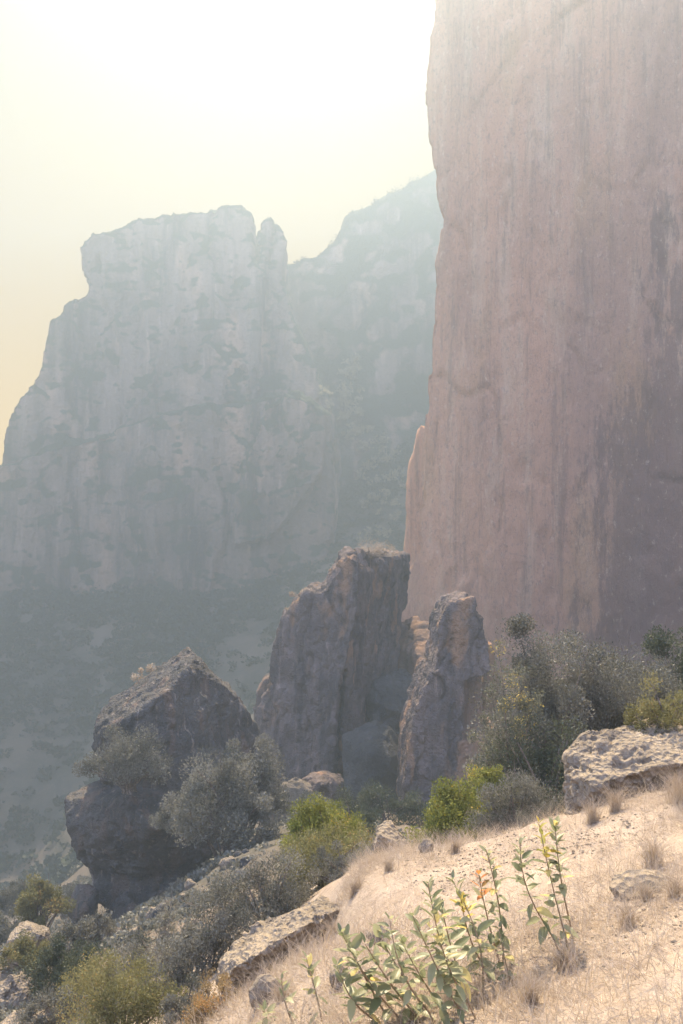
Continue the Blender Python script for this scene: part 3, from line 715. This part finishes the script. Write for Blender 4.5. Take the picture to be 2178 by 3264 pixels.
bush('bush', 690, 3290, 210, 165, 7, M['rust'], 'rusty brown dry shrub at the foot of the slab', 34, 5000, 0.02, 40)
bush('bush', 330, 3170, 240, 130, 15, M['olive'], 'low olive bush right of the dense dark bush', 35, 5000, 0.04, 30)

# more growth in the gully and down the left side
for i, (px, py, w, h, d, m, lab) in enumerate([
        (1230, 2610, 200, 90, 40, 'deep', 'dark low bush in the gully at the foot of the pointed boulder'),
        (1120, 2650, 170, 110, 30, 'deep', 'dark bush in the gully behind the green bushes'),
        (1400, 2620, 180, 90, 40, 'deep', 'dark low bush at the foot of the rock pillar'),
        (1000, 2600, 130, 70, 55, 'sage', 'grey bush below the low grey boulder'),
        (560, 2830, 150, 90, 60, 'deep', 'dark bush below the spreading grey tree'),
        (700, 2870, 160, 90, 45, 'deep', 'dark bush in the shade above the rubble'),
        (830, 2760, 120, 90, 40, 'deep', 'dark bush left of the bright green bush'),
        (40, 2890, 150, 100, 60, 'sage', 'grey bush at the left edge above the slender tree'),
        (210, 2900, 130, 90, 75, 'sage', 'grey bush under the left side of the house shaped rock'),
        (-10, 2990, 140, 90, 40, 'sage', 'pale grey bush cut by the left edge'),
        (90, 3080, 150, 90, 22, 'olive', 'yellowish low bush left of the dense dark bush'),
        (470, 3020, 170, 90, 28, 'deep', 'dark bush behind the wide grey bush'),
        (170, 3260, 200, 110, 11, 'sage', 'grey twiggy bush beside the bottom left boulder'),
        (600, 3260, 160, 110, 8.4, 'sage', 'grey bush behind the rusty dry shrub')]):
    bush('bush', px, py, w, h, d, M[m], lab, 60 + i, 3500, 0.0026 * d + 0.004, 26)

# ------------------------------------------------------------------ milkweed
LU, LV = np.meshgrid(np.linspace(0, 1, 6), np.array([-1.0, -0.5, 0.0, 0.5, 1.0]), indexing='ij')
def leaf_blade(o, ax, up, L, W, droop, fold):
    """one oblong leaf as a folded, drooping grid -> verts (30,3)"""
    ax = ax / np.linalg.norm(ax); sd = np.cross(ax, up); sd /= np.linalg.norm(sd) + 1e-9; nn = np.cross(sd, ax)
    wd = np.sin(np.clip(LU, 0, 1) ** 0.75 * math.pi) ** 0.65 * 0.5 * W
    wd[0] = 0.04 * W; wd[-1] = 0.02 * W
    return (o + (LU * L)[..., None] * ax + (LV * wd)[..., None] * sd + ((np.abs(LV) * wd * fold) - droop * L * LU ** 2)[..., None] * nn).reshape(-1, 3)
_g = np.arange(30).reshape(6, 5)
LQ = np.stack([_g[:-1, :-1], _g[1:, :-1], _g[1:, 1:], _g[:-1, 1:]], -1).reshape(-1, 4)

def milkweed(tip, base, label, seed, mat='milk', size=1.0, bare=0.16, tipmat=None, d=None):
    r = np.random.default_rng(seed)
    b = hit(*base) if base[1] < 3262 or True else None
    b = hit(base[0], base[1], 1.5, 12)
    t = P(tip[0], tip[1], b[1] + r.uniform(-0.25, 0.25))
    root = bpy.data.objects.new('milkweed', None); col.objects.link(root); root.location = b; root.empty_display_size = 0.1
    tag(root, label, 'milkweed', 'milkweed plants on the dry slope')
    v = t - b; H = np.linalg.norm(v)
    ts = np.linspace(0, 1, 9)
    bow = r.normal(size=3) * 0.04 * H
    pts = v[None] * ts[:, None] + np.sin(ts * math.pi)[:, None] * bow
    pts[0, 2] -= 0.05
    tv, tq = tubes([(pts, np.linspace(0.0055, 0.0022, 9))], 6)
    link('stem', mesh_np('stem', tv, tq, M['stem']), root)
    nodes = int(H / 0.041) + 2
    Vs, Qs, R, n0 = [], [], [], 0
    Vt, Qt, Rt, nt0 = [], [], [], 0
    ang = r.uniform(0, math.pi)
    for k in range(nodes):
        f = bare + (1 - bare) * (k / (nodes - 1)) ** 0.9
        p = np.array([np.interp(f, ts, pts[:, j]) for j in range(3)])
        ang += math.pi / 2 + r.normal() * 0.25
        for sgn in (0, math.pi):
            if r.random() < 0.10: continue
            a = ang + sgn + r.normal() * 0.2
            lift = -0.3 + 1.6 * f ** 2 + r.normal() * 0.38
            ax = np.array([math.cos(a), math.sin(a), lift])
            L = size * (0.094 - 0.037 * max(0, f - 0.55) / 0.45) * r.uniform(0.75, 1.2)
            if f > 0.97: L *= 0.75
            bl = leaf_blade(p + ax / np.linalg.norm(ax) * 0.008, ax, np.array([0.1, 0.1, 1.0]) + r.normal(size=3) * 0.25, L, L * r.uniform(0.36, 0.52), r.uniform(-0.05, 0.35), r.uniform(0.1, 0.5))
            if tipmat and f > 0.72:
                Vt.append(bl); Qt.append(LQ + nt0); nt0 += 30; Rt.append(np.full(len(LQ), r.random()))
            else:
                Vs.append(bl); Qs.append(LQ + n0); n0 += 30; Rt_ = r.random(); R.append(np.full(len(LQ), Rt_))
    me = mesh_np('foliage', np.vstack(Vs), np.vstack(Qs), M[mat]); attr(me, 'rnd', np.concatenate(R)); link('foliage', me, root)
    if Vt:
        me = mesh_np('top_leaves', np.vstack(Vt), np.vstack(Qt), M[tipmat]); attr(me, 'rnd', np.concatenate(Rt)); link('top_leaves', me, root)
    return root

for i, (tip, base, lab, kw) in enumerate([
        ((1658, 2687), (1795, 3035), 'left stem of the right hand milkweed trio, broad lower leaves', {}),
        ((1718, 2625), (1815, 3030), 'tall middle milkweed stem of the right trio with yellow top leaves', dict(tipmat='milkyellow')),
        ((1768, 2618), (1830, 2990), 'right stem of the milkweed trio with a bare lower stem', dict(bare=0.5)),
        ((1549, 2706), (1605, 3070), 'slim milkweed stem standing highest in the central clump', dict(size=0.85, bare=0.2)),
        ((1527, 2790), (1600, 3090), 'milkweed stem with orange withered leaves in the central clump', dict(tipmat='milkorange')),
        ((1443, 2806), (1540, 3170), 'leafy milkweed stem in the middle of the central clump', {}),
        ((1365, 2818), (1526, 3242), 'tall milkweed stem with a dark upright tip left of the middle', dict(bare=0.35)),
        ((1318, 2923), (1490, 3262), 'milkweed stem with spreading pale leaves in front of the clump', {}),
        ((1243, 2934), (1400, 3262), 'bushy milkweed stem on the left side of the central clump', {}),
        ((1090, 2974), (1245, 3262), 'leftmost stem of the central milkweed clump with a slanting bare base', dict(bare=0.3)),
        ((1165, 3010), (1350, 3262), 'low milkweed stem with big round leaves leaning left', dict(size=1.15)),
        ((1410, 2900), (1500, 3215), 'short milkweed stem hidden in the centre of the clump', dict(size=1.1)),
        ((1590, 2960), (1630, 3130), 'small milkweed stem at the right side of the central clump', dict(size=0.8)),
        ((1075, 3080), (1215, 3262), 'low sprawling milkweed stem below the leftmost stem', dict(size=1.0)),
        ((1285, 3010), (1440, 3262), 'drooping milkweed stem in the lower front of the clump with curled leaves', dict(size=1.1, bare=0.1)),
        ((1370, 2960), (1470, 3180), 'pale leaved milkweed stem in the heart of the clump', dict(size=1.1, bare=0.1)),
        ((1470, 2870), (1560, 3110), 'milkweed stem with yellow upper leaves right of the heart of the clump', dict(bare=0.15, tipmat='milkyellow')),
        ((1200, 2960), (1370, 3240), 'milkweed stem leaning left under the bushy left stem', dict(size=1.1, bare=0.1)),
        ((1130, 3050), (1290, 3262), 'short milkweed stem filling the lower left of the clump', dict(size=1.15, bare=0.05)),
        ((978, 3056), (1030, 3258), 'separate milkweed plant left of the clump with dark top leaves', dict(bare=0.15)),
        ((896, 3107), (935, 3262), 'thin young milkweed between the small grey stone and the left plant', dict(size=0.75)),
        ((838, 3222), (850, 3263), 'milkweed tips at the bottom edge near the rusty shrub', dict(size=0.8, bare=0.0))]):
    milkweed(tip, base, lab, 400 + i, **kw)

# ------------------------------------------------------------------ dry grass
def blades(xy, L, r, lean, width, curl=0.25):
    n = len(xy)
    b = np.column_stack([xy, ground_z(xy) - 0.01])
    a = r.uniform(0, 2 * math.pi, n)
    dirn = np.column_stack([np.cos(a), np.sin(a), np.zeros(n)])
    up = np.array([0, 0, 1.0])
    d1 = dirn * lean[:, None] + up * (1 - lean)[:, None]; d1 /= np.linalg.norm(d1, axis=1)[:, None]
    mid = b + d1 * (L * 0.55)[:, None]
    tip = b + d1 * L[:, None] + dirn * (curl * L)[:, None] - up * (0.3 * curl * L)[:, None]
    s = np.cross(d1, r.normal(size=(n, 3))); s /= np.linalg.norm(s, axis=1)[:, None]
    w = width[:, None]
    V = np.stack([b - s * w, b + s * w, mid + s * w * 0.8, mid - s * w * 0.8, tip], 1).reshape(-1, 3)
    i = np.arange(n)[:, None] * 5
    return V, (i + np.array([[0, 1, 2, 3]])), (i + np.array([[3, 2, 4]]))

def dry_grass():
    r = np.random.default_rng(90)
    n = 400000
    px = r.uniform(480, 2230, n); dd = 1.6 + 10.5 * r.random(n) ** 0.8
    x = (px - 1089) / F * dd
    xy = np.column_stack([x, dd])
    z = ground_z(xy, False)
    py = 1632 - z / dd * F
    edge = np.interp(px, [480, 800, 1040, 1130, 1230, 1400, 1700, 1830, 2230], [3264, 3150, 2960, 2760, 2640, 2610, 2600, 2540, 2400])
    p3 = np.column_stack([xy, np.zeros(n)])
    den = 0.5 + 0.6 * fbm(p3 * 0.9 + 3, 3)
    keep = (py > edge) & (py < 3330) & (r.random(n) < np.clip(den * 1.1 - 0.1, 0.04, 1))
    xy = xy[keep][:90000]; n = len(xy)
    tall = r.random(n) < 0.16
    L = np.where(tall, r.uniform(0.12, 0.30, n), r.uniform(0.03, 0.11, n))
    lean = np.where(tall, r.uniform(0.05, 0.5, n), r.uniform(0.55, 0.97, n))
    V, q, t = blades(xy, L, r, lean, np.where(tall, 0.0011, 0.0016) * r.uniform(0.7, 1.5, n))
    me = mesh_np('dry_grass', V, [q, t], M['straw'], False)
    tone = np.clip(0.5 + 0.3 * fbm(np.column_stack([xy, np.zeros(n)]) * 2, 3) + 0.22 * r.normal(size=n), 0, 1)
    attr(me, 'rnd', np.concatenate([tone, tone]))
    tag(link('dry_grass', me), 'short dry straw covering the sunlit slope', 'grass', kind='stuff')
dry_grass()

def stone_litter():
    r = np.random.default_rng(93)
    n = 60000
    px = r.uniform(480, 2230, n); dd = 1.6 + 10 * r.random(n) ** 0.8
    xy = np.column_stack([(px - 1089) / F * dd, dd])
    z = ground_z(xy, False); py = 1632 - z / dd * F
    edge = np.interp(px, [480, 800, 1040, 1130, 1230, 1400, 1700, 1830, 2230], [3264, 3150, 2960, 2760, 2640, 2610, 2600, 2540, 2400])
    den = fbm(np.column_stack([xy, 0 * px]) * 0.8 + 11, 3)
    keep = (py > edge) & (py < 3330) & (den > -0.1) & (r.random(n) < 0.3 + den)
    xy = xy[keep][:9000]; n = len(xy)
    c = np.column_stack([xy, ground_z(xy)])
    base = np.array([[1, 0, 0], [-1, 0, 0], [0, 1, 0], [0, -1, 0], [0, 0, 1], [0, 0, -1]], float)
    tri = np.array([[0, 2, 4], [2, 1, 4], [1, 3, 4], [3, 0, 4], [2, 0, 5], [1, 2, 5], [3, 1, 5], [0, 3, 5]])
    s = (0.004 + 0.012 * r.random(n) ** 3)[:, None, None] * r.uniform(0.6, 1.5, (n, 6, 1)) * np.array([1.2, 1.0, 0.55])
    a = r.uniform(0, 6.28, n); ca, sa = np.cos(a)[:, None], np.sin(a)[:, None]
    v = base[None] * s
    v = np.stack([v[..., 0] * ca - v[..., 1] * sa, v[..., 0] * sa + v[..., 1] * ca, v[..., 2]], -1) + c[:, None]
    me = mesh_np('gravel', v.reshape(-1, 3), (tri[None] + (np.arange(n) * 6)[:, None, None]).reshape(-1, 3), M['pale'], False)
    tag(link('gravel', me), 'small stones and chips scattered over the dry slope', 'gravel', kind='stuff')
stone_litter()

def tuft(px, py, h, label, seed, n=260, spread=0.05):
    r = np.random.default_rng(seed)
    b = hit(px, py, 1.5, 30)
    hh = h / F * b[1]
    xy = b[None, :2] + r.normal(size=(n, 2)) * spread * hh * 2
    V, q, t = blades(xy, hh * r.uniform(0.5, 1.15, n), r, r.uniform(0.02, 0.42, n), np.full(n, 0.0013), 0.3)
    me = mesh_np('grass_tuft', V - b, [q, t], M['straw'], False); k = np.clip(0.35 + 0.25 * r.normal(size=n), 0, 1); attr(me, 'rnd', np.concatenate([k, k]))
    tag(link('grass_tuft', me, loc=b), label, 'grass tuft', 'tufts of tall dry grass')
for i, (px, py, h, lab) in enumerate([
        (1890, 2625, 95, 'dry grass tuft below the left end of the pale boulder'), (1960, 2585, 100, 'tall feathery tuft against the shaded foot of the pale boulder'),
        (2160, 2560, 150, 'brown grass tuft at the right edge below the pale boulder'), (2080, 2760, 120, 'upright tuft above the flat cream stone'),
        (2000, 2960, 110, 'dark dry tuft below the flat cream stone'), (1800, 3090, 110, 'dry tuft at the foot of the right milkweed trio'),
        (1690, 3200, 110, 'dry tuft at the bottom right of the central milkweed clump'), (1130, 2850, 70, 'dry tuft at the upper end of the long pale slab'),
        (1060, 2990, 80, 'dry tuft in front of the long pale slab'), (900, 3190, 80, 'drooping pale tuft over the small grey stone'),
        (1450, 2720, 70, 'dry tuft at the foot of the round grey bush'), (1240, 2780, 60, 'dry tuft on the crest below the bright stone'), (2060, 2870, 70, 'rusty tuft in front of the flat cream stone'), (2150, 2860, 80, 'rusty tuft right of the flat cream stone')]):
    tuft(px, py, h, lab, 500 + i)

def summit_grass():
    for i, (px, py, d, w, lab) in enumerate([(1180, 1764, 59 * TOWER, 90, 'dry grass on the flat top of the tall grey tower'), (1000, 1893, 56.6 * TOWER, 50, 'dry bush on the left shoulder of the tall grey tower'), (935, 1945, 57 * TOWER, 36, 'lower dry bush on the left shoulder of the tall grey tower'), (520, 2160, 48 * HOUSE, 90, 'dry grass along the roof ridge of the house shaped rock')]):
        bush('dry_shrub', px, py + 8, w * 1.7, w * 0.5, d, M['straw'], lab, 540 + i, 1200, 0.12, 16, 'shrub')
summit_grass()

# ------------------------------------------------------------------ growth on the far side
def blob_cover(name, C, S, mat, label, seed, per=34, leaf=0.42, kind='stuff'):
    r = np.random.default_rng(seed)
    n = len(C); k = np.repeat(np.arange(n), per)
    o = r.normal(size=(n * per, 3)); o /= np.linalg.norm(o, axis=1)[:, None]; o[:, 2] = np.abs(o[:, 2]) * 0.9
    o *= (0.5 + 0.5 * r.random(n * per))[:, None]
    c = C[k] + o * S[k][:, None] * np.array([1, 1, 0.85])
    D = o + r.normal(size=o.shape) * 0.6; D /= np.linalg.norm(D, axis=1)[:, None]
    V, Q = leaf_quads(c, D, leaf * S[k] * (0.7 + 0.7 * r.random(n * per)), r, 0.8)
    me = mesh_np(name, V, Q, mat, False)
    attr(me, 'rnd', np.clip(r.random(n)[k] * 0.6 + 0.4 * r.random(n * per), 0, 1))
    return tag(link(name, me), label, 'shrubs', kind=kind)

def far_growth():
    r = np.random.default_rng(77)
    n = 26000
    px = r.uniform(-350, 1400, n); d = 135 + 175 * r.random(n)
    xy = np.column_stack([(px - 1089) / F * d, d])
    p3 = np.column_stack([xy, np.zeros(n)])
    band = np.interp(d, [135, 165, 185, 205, 225, 320], [0.55, 0.25, 0.15, 0.35, 0.85, 1.0])
    den = band + 0.9 * fbm(p3 / 22 + 4, 3)
    keep = r.random(n) < np.clip(den, 0.10, 0.95)
    xy = xy[keep][:11000]
    C = np.column_stack([xy, ground_z(xy)])
    blob_cover('far_undergrowth', C, 1.3 * r.uniform(0.5, 1.5, len(C)) ** 1.7, M['fargreen'], 'dark bushes covering the slope below the far cliff', 78)
far_growth()

def near_undergrowth():
    r = np.random.default_rng(81)
    n = 9000
    px = r.uniform(-250, 1750, n); d = 11.5 * (130 / 11.5) ** r.random(n)
    xy = np.column_stack([(px - 1089) / F * d, d])
    z = ground_z(xy)
    py = 1632 - z / d * F
    edge = np.interp(px, [-250, 480, 800, 1000, 1230, 1400, 1750], [3400, 3290, 3120, 2890, 2735, 2705, 2680])
    den = 0.18 + 1.3 * fbm(np.column_stack([xy, 0 * px]) / 5, 3)
    keep = (py < edge) & (r.random(n) < np.clip(den, 0.05, 1))
    xy, z, d = xy[keep], z[keep], d[keep]
    blob_cover('undergrowth', np.column_stack([xy, z]), 0.010 * d ** 0.9 * r.uniform(0.8, 2.0, len(d)) + 0.05, M['sage'], 'grey low scrub covering the shaded gully and lower slope', 82, 60, 0.30)
near_undergrowth()

# trees of the gully that runs down the wooded mountainside, and along its skyline
def far_tree(px, py, w, h, d, mat, label, group, seed, n=420, cl=14):
    r = np.random.default_rng(seed)
    rx, rz = w / F * d / 2, h / F * d
    root = bpy.data.objects.new('far_tree', None); col.objects.link(root); root.location = P(px, py, d)
    tag(root, label, 'tree', group)
    V, Q, rn, cc = foliage(r, rx, rx, rz * 0.75, n, 0.16 * rx + 0.12, cl, 0.3, 0.34)
    me = mesh_np('crown', V + np.array([0, 0, 0.15 * rz]), Q, mat, False); attr(me, 'rnd', rn); link('crown', me, root)
    tv, tq = tubes([(np.array([[0, 0, -0.8 * rx], [0.05 * rx, 0, 0.3 * rz], [0, 0, 0.7 * rz]]), [0.07 * rx, 0.06 * rx, 0.02 * rx])])
    link('trunk', mesh_np('trunk', tv, tq, M['bark']), root)
    return root
r9 = np.random.default_rng(99)
dg = bpy.context.evaluated_depsgraph_get(); dg.update()
def cast(px, py):
    ok, loc, nrm, idx, ob, mt = scene.ray_cast(dg, Vector((0, 0, 0)), Vector(P(px, py, 1.0)))
    while ok and ob.name.startswith('haze'):
        ok, loc, nrm, idx, ob, mt = scene.ray_cast(dg, loc + Vector(P(px, py, 1.0)) * 0.05, Vector(P(px, py, 1.0)))
    return (loc, ob.name) if ok else (None, '')

k = 0
for i in range(150):
    t = r9.random()
    px = np.interp(t, [0, 0.35, 0.6, 1], [1120, 1105, 1195, 1215]) + r9.normal() * np.interp(t, [0, .4, 1], [22, 30, 58])
    py = np.interp(t, [0, 0.35, 0.6, 1], [1130, 1300, 1440, 1720]) + r9.normal() * 12
    if px > 1290: continue
    loc, nm = cast(px, py)
    if loc is None or loc.y < 200: continue
    w = r9.uniform(22, 44)
    far_tree(px, py + 8, w, w * 0.95, loc.y - 1.0, M['farpale'], 'pale leafed tree in the sunlit gully left of the cliff wall', 'pale trees in the far gully', 700 + i)
    k += 1
    if k >= 85: break
for i in range(46):
    px = r9.uniform(640, 1330); py = r9.uniform(1180, 1720)
    loc, nm = cast(px, py)
    if loc is None or loc.y < 200: continue
    w = r9.uniform(14, 30)
    far_tree(px, py + 6, w, w * 1.5, loc.y - 0.8, M['fargreen'], 'dark tree growing on the hazy far wall or mountainside', 'dark trees on the far wall', 900 + i, 260, 10)
for i in range(34):
    px = r9.uniform(905, 1385)
    py = next((y for y in range(480, 900, 3) if cast(px, y)[0] is not None), None)
    if py is None: continue
    loc, nm = cast(px, py + 4)
    if loc is None or loc.y < 200: continue
    w = r9.uniform(9, 19)
    far_tree(px, py + 6, w, w * r9.uniform(1.0, 1.7), loc.y, M['fargreen'], 'small tree on the skyline of the wooded mountainside', 'trees along the far skyline', 960 + i, 160, 8)
